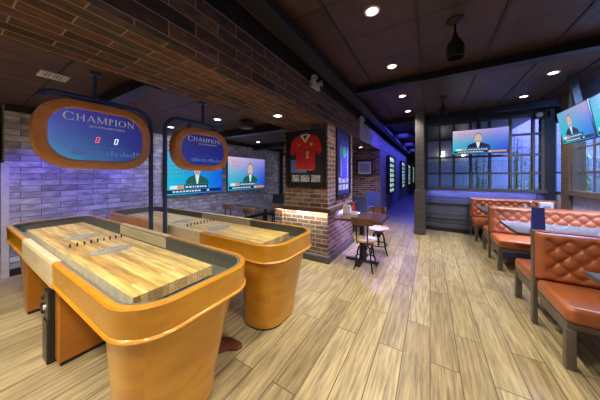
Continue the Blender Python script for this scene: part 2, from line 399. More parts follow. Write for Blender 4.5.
# right wall
sbox('wall_right', 'sill_wall', XR, XR+.12, -3.2, 7.1, 0, 1.09)
sbox('wall_right_top', 'dark_wall', XR, XR+.12, -3.2, 7.1, 2.62, 3.0)
sbox('trim_right_post', 'frame_brown', XR-.05, XR+.14, 6.12, 6.42, 0, 3.0, bevel=.008)
sbox('trim_corner_post', 'black_trim', XE-.02, XR-.04, YF-.04, 7.0, 0, 3.0, bevel=.008)
grid_window('window_2', 'y', 6.42, 7.1, XR-.01, XR+.12, 1.06, 2.62, [], [1.5], 'frame_dark', .03, .42, .03)
grid_window('window_3', 'y', 3.0, 6.12, XR-.03, XR+.12, 1.09, 2.62, [3.5, 4.0, 4.5, 4.95, 5.30, 5.60, 5.87], [1.50, 1.95], 'frame_brown', .03, .42)
grid_window('window_4', 'y', -1.5, 3.0, XR-.03, XR+.12, 1.09, 2.62, [-.9, -.3, .3, .9, 1.5, 2.0, 2.5], [1.50, 1.95], 'frame_brown', .03, .42)
struct(MB().box(XR-.075, XR-.005, -1.5, 6.12, 1.07, 1.17).build('trim_right_sill', 'frame_brown', bevel=.006))
# beams
k = 1
def beam(x0, x1, y0, y1, z0, z1, mat='steel_beam'):
    global k
    fl = MB()
    if (y1-y0) > (x1-x0): fl.box(x0, x1, y0, y1, z0, z0+.025).box(x0+(x1-x0)*.4, x1-(x1-x0)*.4, y0, y1, z0+.025, z1)
    else: fl.box(x0, x1, y0, y1, z0, z0+.025).box(x0, x1, y0+(y1-y0)*.4, y1-(y1-y0)*.4, z0+.025, z1)
    struct(fl.build('trim_%d' % k, mat)); k += 1
beam(-1.30, -1.13, -3.2, 20, 2.84, 3.0)
beam(-1.13, XR, 3.74, 3.90, 2.875, 3.0)
beam(-1.13, XR, 6.42, 6.58, 2.85, 3.0)
for y in (8.6, 11.2, 14, 18): beam(-1.13, -.2, y, y+.16, 2.80, 3.0)
beam(XL, SX0, .98, 1.12, 2.29, CL); beam(XL, SX0, 3.26, 3.40, 2.29, CL); beam(XL, SX0, 5.4, 5.55, 2.29, CL)
# ceiling cross seams between the panels (raised wooden battens)
for x in (-.845, -.11, .615, 1.27, 1.95):
    for y0, y1 in ((-3.2, 3.74), (3.90, 6.42)):
        struct(MB().box(x-.014, x+.014, y0, y1, 2.988, 3.0).build('trim_%d' % k, 'black_trim')); k += 1

# ------------------------------------------------------------------ outside
struct(MB().box(-.1, 9, 11.2, 11.4, -.1, 6).build('wall_exterior_far', 'ext_wall'))
struct(MB().box(6.2, 6.4, -3, 11.2, -.1, 6).build('wall_exterior_right', 'ext_wall'))
struct(MB().box(-.1, XR+.12, 7.2, 11.2, -.1, 0).box(XR+.12, 6.2, -3, 11.2, -.1, 0).build('floor_exterior', 'ext_ground'))
def bamboo(loc, h, sd, label, n=9, spread=.12):
    r = random.Random(sd)
    t = root('bamboo_plant', label, 'plant', loc, 0, 'bamboo outside the windows')
    MB().lathe([(.22, 0), (.27, .05), (.30, .5), (.26, .5), (.25, .44)], n=16).build('planter', 'pot', t, smooth=True)
    cane, lf = MB(), MB()
    for i in range(n):
        a = r.uniform(0, 6.28); q = r.uniform(.02, .2); hh = h*r.uniform(.7, 1)
        b = Vector((q*math.cos(a), q*math.sin(a), .4)); e = Vector((q*math.cos(a)*(1+spread*4), q*math.sin(a)*(1+spread*4), hh))
        cane.tube([b, (b+e)/2+Vector((0, 0, .1)), e], [.014, .011, .006], 6)
        for j in range(38):
            f = r.uniform(.2, 1); p = b.lerp(e, f); an = r.uniform(0, 6.28); L = r.uniform(.12, .26); dz = r.uniform(-.14, .06)
            d = Vector((math.cos(an)*L, math.sin(an)*L, dz)); s_ = Vector((-math.sin(an), math.cos(an), 0))*.018
            lf.add([p, p+d*.45+s_, p+d, p+d*.45-s_], [(0, 1, 2, 3)])
    cane.build('canes', 'cane', t, smooth=True); lf.build('leaves', 'leaf', t)
bamboo((1.35, 8.95, 0), 2.5, 1, 'lit bamboo outside the far window, left one of the pair behind the right panes')
bamboo((2.05, 8.1, 0), 2.6, 2, 'lit bamboo outside the far window, right one of the pair behind the right panes')
bamboo((2.8, 8.95, 0), 2.4, 3, 'lit bamboo in a pot outside the narrow corner window')
bamboo((3.15, 8.05, 0), 2.3, 4, 'lit bamboo outside the right window, left one of its two', 11)
bamboo((3.8, 8.9, 0), 2.5, 5, 'lit bamboo outside the right window, right one of its two', 11)
for x, lb in ((.28, 'small added glowing spot outside the far window, left of the two'), (.72, 'small added glowing spot outside the far window, right of the two')):
    t = root('outdoor_glow_spot', lb, 'glowing spot', (x*1.62, 11.2, 2.32), 0, 'glowing spots outside the far window')
    MB().box(-.05, .05, -.03, 0, -.12, .12).build('backplate', 'black_plastic', t, bevel=.006)
    MB().cyl((0, -.1, -.13), (0.03, -.1, .13), .055, .055, 12).build('lamp_shade', 'window_spot', t, smooth=True)  # glowing cylinder added for a bright reflected spot in the far glass

# ------------------------------------------------------------------ shuffleboard tables
def shuffle_table(X0, X1, Y0, Y1, label, cream_c, sgn, loc):
    """X0..X1 length, Y0..Y1 width, built in world metres; sgn = side of the inner coin box"""
    t = root('shuffleboard_table', label, 'game table', loc)
    b = dict(parent=t, world=True)
    zt = .835
    def ring(off, z, r=.23):
        return [(x, y, z) for x, y in rrect(X0+off, X1-off, Y0+off, Y1-off, max(.02, r-off), 8)]
    # wooden rail: inner lip, rounded top, skirt, moulding
    MB().loft([ring(.040, zt-.02), ring(.037, zt-.004), ring(.026, zt), ring(.008, zt-.002), ring(0, zt-.012), ring(.003, zt-.03), ring(.006, zt-.150),
               ring(-.001, zt-.154), ring(-.006, zt-.162), ring(-.001, zt-.171), ring(.012, zt-.176), ring(.06, zt-.182), ring(.09, zt-.182)], False, False).build('rail', 'orange_wood', smooth=True, **b)
    MB().loft([ring(.05, zt-.022), ring(.052, zt-.125), ring(.10, zt-.13)], False, False).loft([ring(.039, zt-.006), ring(.055, zt-.006), ring(.055, zt-.03), ring(.039, zt-.03)], False, False).build('carpet_lining', 'carpet', smooth=True, **b)
    MB().loft([ring(.09, zt-.181), ring(.09, zt-.131)], True, True).build('tray_bed', 'carpet', **b)
    # cream centre panels wrapping both long rails
    for s in (0, 1):
        y = (Y0, Y1)[s]; d = 1 if s == 0 else -1
        m = MB(); prof = [(-.004*d, zt-.182), (-.004*d, zt-.02), (.004*d, zt+.003), (.045*d, zt+.003), (.058*d, zt-.02), (.058*d, zt-.12), (.03*d, zt-.13), (.03*d, zt-.182)]
        m.loft([[(cream_c-.53, y+p, z) for p, z in prof], [(cream_c+.53, y+p, z) for p, z in prof]])
        m.build('center_panel', 'cream_wood', bevel=.003, **b)
    # playing surface slab
    sx0, sx1, sy0, sy1 = X0+.40, X1-.285, Y0+.135, Y1-.185; zs = zt-.05
    m = MB()
    m.add([(sx0, sy0, zs), (sx1, sy0, zs), (sx1, sy1, zs), (sx0, sy1, zs), (sx0, sy0, zt-.118), (sx1, sy0, zt-.118), (sx1, sy1, zt-.118), (sx0, sy1, zt-.118)], [(0, 1, 2, 3)], 0)
    o = len(m.v)-8
    for f, mi in (((0, 4, 5, 1), 2), ((1, 5, 6, 2), 1), ((2, 6, 7, 3), 2), ((3, 7, 4, 0), 1), ((7, 6, 5, 4), 2)):
        m.f.append([o+i for i in f]); m.m.append(mi)
    surf = m.build('playing_surface', ['maple', 'maple_end', 'maple_side'], uvswap=True, **b)
    MB().box(sx0+.1, sx1-.12, sy0+.08, sy1-.08, zt-.131, zt-.118).build('surface_support', 'cushion', **b)
    # printed ovals
    cx0 = (sx0+sx1)/2; cyc = (sy0+sy1)/2
    for q in (cream_c-.40, cream_c+.38):
        m = MB(); zz = zs+.0006
        el = [(q+.105*math.cos(a), cyc+.15*math.sin(a), zz) for a in [2*PI*i/28 for i in range(28)]]
        m.poly(el)
        zz += .0005
        el0 = [(q+.090*math.cos(2*PI*i/28), cyc+.132*math.sin(2*PI*i/28), zz) for i in range(28)]
        el1 = [(q+.084*math.cos(2*PI*i/28), cyc+.124*math.sin(2*PI*i/28), zz) for i in range(28)]
        m.loft([el0, el1], False, False, 1)
        for i in range(8):
            yy = cyc-.095+i*.027
            m.box(q-.022, q+.018, yy-.008, yy+.006, zz-.0002, zz+.0004, 1)
        m.build('printed_oval', ['logo_ink', 'logo_pale'], parent=surf, world=True, fix=False)
    # row of small pegs
    for i in range(9):
        y = sy0+.075+(sy1-sy0-.11)*i/8
        MB().lathe([(.006, 0), (.007, .01), (.0045, .016), (.007, .022), (.0055, .03), (.002, .032)], (cream_c-.03, y, zs), 10).build('peg', 'black_plastic', parent=surf, world=True, smooth=True)
    # tapered end pedestals
    for e in (0, 1):
        a, q = (X1-.03, -1) if e == 0 else (X0+.40, 1)
        def lp(z, f):
            xo = a+q*.09*f; xi = a+q*(.56-.05*f)
            return [(x, y, z) for x, y in rrect(min(xo, xi), max(xo, xi), Y0+.05+.03*f, Y1-.11-.09*f, .22-.03*f, 8)]
        m = MB(); m.loft([lp(.02, 1), lp(.12, .93), lp(.3, .62), lp(.45, .34), lp(.56, .12), lp(zt-.183, .0)])
        m.build('end_pedestal', 'orange_wood', smooth=True, **b)
        m = MB(); m.loft([[(x, y, z) for x, y, z in lp(0, 1.1)], [(x, y, z) for x, y, z in lp(.02, 1.1)]]); m.build('pedestal_foot', 'black_plastic', **b)
    # inner panel legs
    for x in (cream_c+.36, cream_c-.82):
        m = MB().box(x-.05, x+.05, Y0+.055, Y1-.09, .025, zt-.183); m.build('panel_leg', 'orange_dark', bevel=.008, **b)
        MB().box(x-.045, x+.045, Y0+.065, Y1-.1, 0, .025).build('panel_foot', 'black_plastic', **b)
    x = cream_c+.31
    cb = MB().box(x-.14, x, Y0+.012, Y0+.30, .0, .33).box(x-.11, x, Y0+.018, Y0+.28, .33, .56).build('coin_box', 'black_plastic', bevel=.01, **b)
    MB().box(x-.17, x-.14, Y0+.02, Y0+.10, .22, .31).build('coin_slot', 'dark_metal', parent=cb, world=True, bevel=.004)
    MB().cyl((x-.10, Y0+.06, .50), (x-.18, Y0+.03, .46), .035, .022, 14).build('coin_lock', 'dark_metal', parent=cb, world=True, smooth=True)
    MB().box(x-.17, x-.11, Y0+.005, Y0+.09, .36, .43).build('coin_tray', 'dark_metal', parent=cb, world=True, bevel=.004)
    MB().cyl((x-.075, Y0+.008, .42), (x-.075, Y0+.02, .42), .02, .02, 14).build('coin_button', 'white', parent=cb, world=True)
    return t
T1 = shuffle_table(-4.58, -1.09, .40, 1.215, 'orange wooden shuffleboard table nearest the camera, with pegs and grey ovals on its maple top', -2.80, 1, (-2.89, .8, 0))
T2 = shuffle_table(-4.75, -1.11, 1.435, 2.25, 'orange wooden shuffleboard table standing behind the nearer one, beside the brick pillar', -2.66, 1, (-3.0, 1.84, 0))
# thin dark plate on the floor past the nearest pedestal
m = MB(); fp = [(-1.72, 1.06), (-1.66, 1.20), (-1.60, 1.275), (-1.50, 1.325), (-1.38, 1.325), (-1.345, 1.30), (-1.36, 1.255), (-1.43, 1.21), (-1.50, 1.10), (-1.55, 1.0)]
m.prism(fp, 0, .022, 'xy').build('dark_floor_plate', 'red_brown_wood', T1, world=True, bevel=.006)

# serif capitals as polygons in a unit-high box
def letter(ch):
    w = .13; t = .05
    def st(x, q=w): return [[(x-q/2, 0), (x+q/2, 0), (x+q/2, 1), (x-q/2, 1)]] + [[(x-q/2-.07, y), (x+q/2+.07, y), (x+q/2+.07, y+.045), (x-q/2-.07, y+.045)] for y in (0, .955)]
    def dg(x0, y0, x1, y1, q): return [[(x0-q/2, y0), (x0+q/2, y0), (x1+q/2, y1), (x1-q/2, y1)]]
    def ring(cx, rx, rb, a0, a1, n=18):
        o = arc(cx, .5, rx, a0, a1, n, .51); i = arc(cx, .5, rx-rb, a0, a1, n, .47)
        return [[o[k], o[k+1], i[k+1], i[k]] for k in range(n)]
    if ch == 'C': return ring(.44, .44, .14, 45, 315)+[[(.70, .70), (.76, .70), (.78, .98), (.72, .90)], [(.70, .3), (.76, .3), (.78, .06), (.72, .08)]], .84
    if ch == 'O': return ring(.45, .45, .14, 0, 360, 24), .92
    if ch == 'H': return st(.16)+st(.74)+[[(.16, .47), (.74, .47), (.74, .53), (.16, .53)]], .92
    if ch == 'I': return st(.15), .32
    if ch == 'P': return st(.16)+[[p for p in q] for q in [[(.16+.36*math.cos(a)*1.0+.0, .74+.26*math.sin(a)), (.16+.36*math.cos(b), .74+.26*math.sin(b)), (.16+.23*math.cos(b), .74+.21*math.sin(b)), (.16+.23*math.cos(a), .74+.21*math.sin(a))] for a, b in [(-PI/2+PI*i/10, -PI/2+PI*(i+1)/10) for i in range(10)]]], .58
    if ch == 'N': return st(.14, .06)+st(.76, .06)+dg(.76, 0, .14, 1, .13), .92
    if ch == 'M': return st(.12, .06)+st(.95, .13)+dg(.53, 0, .14, 1, .13)+dg(.53, 0, .93, 1, .06), 1.1
    if ch == 'A': return dg(.08, 0, .42, 1, .06)+dg(.78, 0, .42, 1, .13)+[[(.22, .33), (.64, .33), (.64, .38), (.22, .38)], [(0, 0), (.18, 0), (.18, .04), (0, .04)], [(.66, 0), (.9, 0), (.9, .04), (.66, .04)]], .88
    return [], .4
def serif_word(mb, word, cx, z, width, h, y, first=1.22, mi=0):
    tot = 0
    for i, ch in enumerate(word):
        s = first if i == 0 else 1; tot += letter(ch)[1]*s+.12
    kx = width/tot; x = cx-width/2
    for i, ch in enumerate(word):
        s = first if i == 0 else 1; ps, w = letter(ch)
        for p in ps: mb.poly([(x+a*kx*s, y, z+b*h*s-(h*.11 if i == 0 else 0)) for a, b in p], mi)
        x += (w*s+.12)*kx
def text_mesh(body, size):
    cu = bpy.data.curves.new('txt', 'FONT'); cu.body = body; cu.size = size; cu.align_x = 'CENTER'; cu.resolution_u = 2
    o = bpy.data.objects.new('txt', cu); COL.objects.link(o)
    dg = bpy.context.evaluated_depsgraph_get(); dg.update()
    me = bpy.data.meshes.new_from_object(o.evaluated_get(dg))
    vs = [tuple(v.co) for v in me.vertices]; fs = [tuple(p.vertices) for p in me.polygons]
    bpy.data.objects.remove(o); bpy.data.curves.remove(cu); bpy.data.meshes.remove(me)
    return vs, fs
def add_text(mb, body, size, cx, z, y, mi=0, sx=1):
    vs, fs = text_mesh(body, size)
    mb.add([(cx+a*sx, y, z+b) for a, b, _ in vs], fs, mi)

# ------------------------------------------------------------------ scoreboards (local: face -Y, x to the right, hung on a bent tube)
def scoreboard(loc, label, W, Hh, side, foot, digits, tubetop, rod, pole):
    t = root('scoreboard', label, 'scoreboard', loc, PI/2)
    def rr(off, y): return [(a, y, b) for a, b in rrect(-W/2+off, W/2-off, -Hh/2+off, Hh/2-off, .25-off*.8, 10)]
    m = MB(); m.loft([rr(.02, .16), rr(0, .145), rr(.0, .075), rr(.016, .07), rr(.016, .05), rr(-.004, .045), rr(0, .01), rr(.02, 0), rr(.070, 0), rr(.080, .012)], True, False)
    m.build('wood_frame', 'board_wood', t, smooth=True, uvswap=True)
    s = MB(); s.poly(rr(.079, .012))
    scr = s.build('score_screen', 'board_screen' if digits else 'board_screen_b', t, unit=(0, 2, -W/2+.08, -Hh/2+.08, W-.16, Hh-.16), fix=False)
    l = MB(); iw = W-.16; ih = Hh-.16
    serif_word(l, 'CHAMPION', 0.01, ih*.27, iw*.78, ih*.13, .009)
    add_text(l, 'SHUFFLEBOARD', .026, .05, ih*.17, .009, 0, 1.5)
    l.build('lettering', 'gold_letter' if False else 'gold_glow', scr, fix=False)
    k_ = MB(); r = random.Random(3); x = -iw*.30
    while x < iw*.42:
        w = r.uniform(.012, .03); h = ih*r.uniform(.05, .13); k_.box(x, x+w, .010, .0112, -ih*.40, -ih*.40+h); x += w+r.uniform(.004, .014)
    k_.box(-iw*.2, iw*.36, .010, .011, -ih*.22, -ih*.215); k_.box(.02, .024, .010, .011, -ih*.2, -ih*.1)
    k_.build('skyline_print', 'sky_glow', scr)
    if digits:
        for cx, mt in ((-.03, 'digit_red'), (.115, 'digit_white')):
            d = MB(); hw, hh, th, sl = .015, .029, .008, .2
            def q(x0, x1, z0, z1): d.poly([(cx+x0+z0*sl, .008, z0-.035), (cx+x1+z0*sl, .008, z0-.035), (cx+x1+z1*sl, .008, z1-.035), (cx+x0+z1*sl, .008, z1-.035)])
            q(-hw, hw, hh-th, hh); q(-hw, hw, -hh, -hh+th); q(-hw, -hw+th, -hh+th, hh-th); q(hw-th, hw, -hh+th, hh-th)
            d.build('score_digit', mt, scr, fix=False)
    # bent tube
    xo = side*(W/2+pole); zb = foot-loc[2]; zt = tubetop-loc[2]; R = .17
    pts = [(xo, .08, zb), (xo, .08, zt-R)]
    pts += [(xo-side*(R-R*math.cos(a)), .08, zt-R+R*math.sin(a)) for a in [PI/2*i/8 for i in range(1, 9)]]
    e = -side*(W/2-.12)
    pts += [(0, .08, zt+.005), (e, .08, zt)]
    pts += [(e-side*.07*math.sin(a), .08, zt-.07*(1-math.cos(a))) for a in [PI/2*.8*i/5 for i in range(1, 6)]]
    MB().tube(pts, .024, 12).build('support_tube', 'tube', t, smooth=True)
    for x in (-W*.22, W*.22): MB().box(x-.02, x+.02, .07, .095, Hh/2-.02, zt).build('tube_bracket', 'tube', t)
    MB().lathe([(.07, 0), (.07, .012), (.03, .02)], (xo, .08, -loc[2]), 20).build('floor_flange', 'tube', t, smooth=True)
    MB().cyl((rod, .08, zt), (rod, .08, CL-loc[2]), .017).cyl((rod, .08, CL-loc[2]-.03), (rod, .08, CL-loc[2]), .05).build('ceiling_rod', 'tube', t, smooth=True)
    return t
scoreboard((-2.76, .815, 1.825), 'large wooden scoreboard reading CHAMPION over the nearest shuffleboard table, scores 0 and 0', .86, .63, 1, 0, True, 2.185, -.03, .04)
scoreboard((-2.63, 1.86, 1.79), 'blue scoreboard without digits hung over the second shuffleboard table in front of the wall screens', .80, .56, -1, 0, False, 2.155, .02, .082)

# ------------------------------------------------------------------ televisions (local: face -Y)
def tv(loc, rz, w, h, scr, label, hair, body_mat, letters=None, tilt=0, group=None, cx=-.02, mount='wall'):
    t = root('television', label, 'television', loc, rz, group)
    if tilt: t.rotation_euler = (0, 0, rz); t.rotation_mode = 'XYZ'
    b = MB().box(-w/2, w/2, 0, .05, -h/2, h/2).box(-w*.3, w*.3, .05, .075, -h*.3, h*.3)
    b.build('television_body', 'black_plastic', t, bevel=.005)
    s = MB(); e = .014; u0, v0 = -w/2+e, -h/2+e; W, Hh = w-2*e, h-2*e
    s.poly([(u0, -.002, v0), (-u0, -.002, v0), (-u0, -.002, -v0), (u0, -.002, -v0)])
    so = s.build('screen', scr, t, unit=(0, 2, u0, v0, W, Hh), fix=False)
    p = MB()
    def P2(pts, mi, y): p.poly([(u0+a*W, y, v0+c*Hh) for a, c in pts], mi)
    c = .46+cx
    P2([(c-.20, .24), (c+.22, .24), (c+.21, .32), (c+.15, .39), (c+.05, .46), (c-.05, .46), (c-.15, .40), (c-.19, .33)], 0, -.003)
    P2([(c-.012, .24), (c+.012, .24), (c+.038, .46), (c-.038, .46)], 1, -.0034)
    P2([(c+.075*math.cos(a)*(1), .68+.185*math.sin(a)) for a in [2*PI*i/22 for i in range(22)]], 3, -.0036)
    P2([(c+.066*math.cos(a), .63+.175*math.sin(a)) for a in [2*PI*i/22 for i in range(22)]], 2, -.004)
    P2([(c-.035, .50), (c+.035, .50), (c+.03, .54), (c-.03, .54)], 3, -.0042)
    for sgn in (-1, 1): P2([(c+sgn*.03-.014, .645), (c+sgn*.03+.014, .645), (c+sgn*.03+.014, .66), (c+sgn*.03-.014, .66)], 4, -.0042)
    P2([(.02, .03), (.98, .03), (.98, .115), (.02, .115)], 4, -.003)
    P2([(.28, .13), (.70, .13), (.70, .23), (.28, .23)], 4, -.003)
    P2([(.06, .135), (.17, .135), (.17, .215), (.06, .215)], 1, -.0034)
    P2([(.17, .135), (.27, .135), (.27, .215), (.17, .215)], 5, -.0034)
    x = .30
    r = random.Random(len(label))
    while x < .66: q = r.uniform(.02, .05); P2([(x, .155), (x+q, .155), (x+q, .195), (x, .195)], 1, -.0036); x += q+.014
    x = .10
    while x < .55: q = r.uniform(.02, .05); P2([(x, .055), (x+q, .055), (x+q, .09), (x, .09)], 1, -.0036); x += q+.014
    P2([(.66, .04), (.97, .04), (.97, .105), (.66, .105)], 5 if letters else 4, -.0034)
    P2([(.68, .05), (.72, .05), (.72, .095), (.68, .095)], 1, -.0038)
    # news studio backdrop: pale grid at the left
    for i in range(5):
        for j in range(5): P2([(.04+i*.05, .42+j*.09), (.068+i*.05, .42+j*.09), (.068+i*.05, .47+j*.09), (.04+i*.05, .47+j*.09)], 6, -.0026) if not letters else None
    pic = p.build('broadcast_picture', [body_mat, 'sc_white', 'sc_skin', 'sc_hair', 'sc_dark', 'sc_orange', 'sc_teal'], so, fix=False)
    if letters:
        q = MB(); add_text(q, letters, Hh*.28, u0+W*.22, v0+Hh*.70, -.003); q.build('screen_letters', 'sc_pink', so, fix=False)
    return t
gL = 'televisions on the pale brick wall'
a = tv((XL+.10, 3.345, 1.49), PI/2, 1.56, 1.04, 'screen_b', 'left one of two big televisions on the pale brick wall, partly behind the scoreboard', 0, 'sc_green', cx=.04)
b = tv((XL+.10, 5.13, 1.49), PI/2, 1.66, 1.04, 'screen_a', 'right one of two big televisions on the pale brick wall, nearer the pillar', 0, 'sc_green', cx=.10, letters='DU')
for t in (a, b): MB().box(-.3, .3, .075, .098, -.2, .2).build('wall_bracket', 'dark_metal', t)
c = tv((.975, YF-.28, 2.23), 0, 1.03, .58, 'screen_a', 'television hung in front of the far grid window', 0, 'sc_dark', letters='DUI', cx=.02)
c.rotation_euler = (math.radians(4), 0, 0)
MB().box(-.03, .03, .05, .12, -.1, .80).build('ceiling_bracket', 'dark_metal', c)
def right_tv(y, label):
    t = tv((1.93, y, 2.24), -PI/2, .86, .56, 'screen_c', label, 0, 'sc_dark', cx=-.08)
    t.rotation_euler = (math.radians(9), 0, math.radians(-90))
    MB().box(-.03, .03, .05, .13, -.1, .78).build('ceiling_bracket', 'dark_metal', t)
    return t
right_tv(5.10, 'tilted television over the right window, the one wholly in view')
right_tv(4.21, 'tilted television over the right window, cut by the right edge of the photo')

# ------------------------------------------------------------------ booth benches
def tufted(w, h, nb, rows, depth=.035, bulge=.075):
    """leather back in local x(0..w), z(0..h), facing -y"""
    nx, nz = int(w/.012), int(h/.012)
    su = w/nb; sv = h*.80/rows; z0 = h*.10
    vs = []
    for j in range(nz+1):
        for i in range(nx+1):
            x = w*i/nx; z = h*j/nz
            e = min(x, w-x, z, h-z); ed = 1-min(1, e/.05); yb = -bulge*math.sqrt(max(0, 1-ed*ed))
            u = x/su; v = (z-z0)/(2*sv)*2
            a = (u+v*.5); b2 = (u-v*.5)
            f = abs(math.sin(PI*a))*abs(math.sin(PI*b2))
            fade = min(1, max(0, (z-z0*.3)/.05))*min(1, max(0, (h*.93-z)/.03))*min(1, max(0, (x-.045)/.04))*min(1, max(0, (w-x-.045)/.04))
            crease = (1-f**.45)*.75+.25*math.exp(-f*9)
            vs.append((x, yb+depth*crease*fade, z))
    fs = [(j*(nx+1)+i, j*(nx+1)+i+1, (j+1)*(nx+1)+i+1, (j+1)*(nx+1)+i) for j in range(nz) for i in range(nx)]
    m = MB(); m.add(vs, fs)
    # buttons
    kx = 0
    for r_ in range(0, rows+1):
        v = r_; z = z0+v*sv
        for q in range(-1, nb*2+2):
            u = q*.5
            if (round(u*2)+r_) % 2: continue
            x = u*su
            if .05 < x < w-.05 and .04 < z < h-.03:
                m.add([(x+.013*math.cos(2*PI*t/8), -bulge+depth-.002, z+.013*math.sin(2*PI*t/8)) for t in range(8)]+[(x, -bulge+depth-.009, z)], [(t, (t+1) % 8, 8) for t in range(8)])
    # sides and back
    m.box(0, w, -.004, .02, 0, h)
    return m
BW = 1.40
def bench_half(t, d):
    """one sitting side: d=-1 faces -Y, +1 faces +Y; local x 0..BW"""
    m = tufted(BW, .445, 10, 5, .042)
    if d > 0: m.v = [(BW-x, -y, z) for x, y, z in m.v]
    m.v = [(x, y+d*.03, z+.46) for x, y, z in m.v]
    m.build('backrest', 'leather', t, smooth='all', fix=False)
    s = MB(); y0, y1 = (-.60, -.06) if d < 0 else (.06, .56)
    s.box(0, BW, y0, y1, .345, .465)
    s.build('seat_cushion', 'leather_seat', t, bevel=.035, seg=4, smooth=True)
    f = MB(); f.box(.01, BW, y0+.02, y1, .30, .345)
    f.build('seat_frame', 'bench_frame', t, bevel=.004)
    yl = y0 if d < 0 else y1
    for x in (0, BW-.06):
        ya, yb = (yl+.005, yl+.06) if d < 0 else (yl-.06, yl-.005)
        MB().box(x, x+.055, ya, yb, 0, .302).build('leg', 'bench_frame', t, bevel=.004)
    MB().box(.012, .045, min(y0+.06, y1), max(y0+.06, y1-.06) if d < 0 else y1-.06, .255, .300).build('side_rail', 'bench_frame', t, bevel=.003)
def bench(loc, label, double=True):
    t = root('booth_bench', label, 'bench', loc, 0, 'booth benches along the right wall')
    bench_half(t, -1)
    if double: bench_half(t, 1)
    MB().box(-.012, .024, -.03, .03, 0, .912).build('end_post', 'bench_frame', t, bevel=.005)
    MB().box(.03, BW, -.04, .04, .895, .912).box(.03, BW, -.028, .028, .3, .895).build('back_board', 'leather', t, bevel=.004)
    return t
bench((.87, 3.0, 0), 'double sided cognac leather bench nearest the camera, tufted back')
bench((.89, 4.97, 0), 'double sided cognac leather bench in the middle, behind the table with the blue menu')
bench((.84, 6.60, 0), 'single cognac leather bench backed against the far window wall', False)
def booth_table(loc, label):
    t = root('booth_table', label, 'table', loc, 0, 'booth tables')
    MB().box(0, 1.34, -.40, .40, .725, .762).build('tabletop', 'table_dark', t, bevel=.006)
    MB().lathe([(.045, .02), (.045, .725)], (.70, 0, 0), 16).build('pedestal', 'dark_metal', t, smooth=True)
    MB().lathe([(.25, 0), (.25, .012), (.06, .03), (.05, .05)], (.70, 0, 0), 24).build('base_plate', 'dark_metal', t, smooth=True)
    MB().box(.40, 1.0, -.25, .25, .71, .725).build('top_support', 'dark_metal', t)
    return t
booth_table((.95, 1.98, 0), 'dark booth table facing the nearest bench, only its corner in the photo')
booth_table((.90, 3.98, 0), 'dark glossy booth table between the first two benches, blue menu standing on it')
booth_table((.88, 5.78, 0), 'dark booth table in front of the far bench')
def menu(loc, label, rz=0):
    t = root('menu_holder', label, 'menu', loc, rz)
    MB().box(-.06, .06, -.045, .045, 0, .018).build('base', 'black_plastic', t, bevel=.003)
    m = MB(); m.add([(-.055, -.03, .018), (.055, -.03, .018), (.055, .002, .30), (-.055, .002, .30), (-.055, .03, .018), (.055, .03, .018), (.055, .008, .30), (-.055, .008, .30)],
        [(0, 1, 2, 3), (5, 4, 7, 6), (4, 0, 3, 7), (1, 5, 6, 2), (3, 2, 6, 7), (0, 4, 5, 1)])
    cd = m.build('menu_card', 'blue_plastic', t)
    return t
menu((1.10, 3.66, .762), 'tall navy menu card standing on the middle booth table')
# things on the far booth table
t = root('condiment_bottle', 'small amber condiment bottle on the far booth table, left of the white napkin box', 'bottle', (1.62, 5.70, .762))
MB().lathe([(.03, 0), (.032, .01), (.032, .11), (.014, .15), (.013, .17)], n=14).build('bottle_body', 'walnut', t, smooth=True)
MB().lathe([(.015, .17), (.015, .195), (.006, .20)], n=12).build('bottle_cap', 'white', t, smooth=True)
t = root('salt_shaker', 'pale salt shaker on the far booth table beside the amber bottle', 'shaker', (1.54, 5.68, .762))
MB().lathe([(.026, 0), (.024, .10)], n=12).build('shaker_body', 'white', t, smooth=True)
MB().lathe([(.025, .10), (.02, .125), (.005, .132)], n=12).build('shaker_lid', 'fixture_grey', t, smooth=True)
t = root('napkin_holder', 'white napkin box on the far booth table, before the right window post', 'napkin holder', (1.80, 5.66, .762))
MB().box(-.085, .085, -.05, .05, 0, .19).build('holder_body', 'white', t, bevel=.012)
MB().box(-.05, .05, -.052, -.049, .07, .13).build('napkin_slot', 'fixture_grey', t)

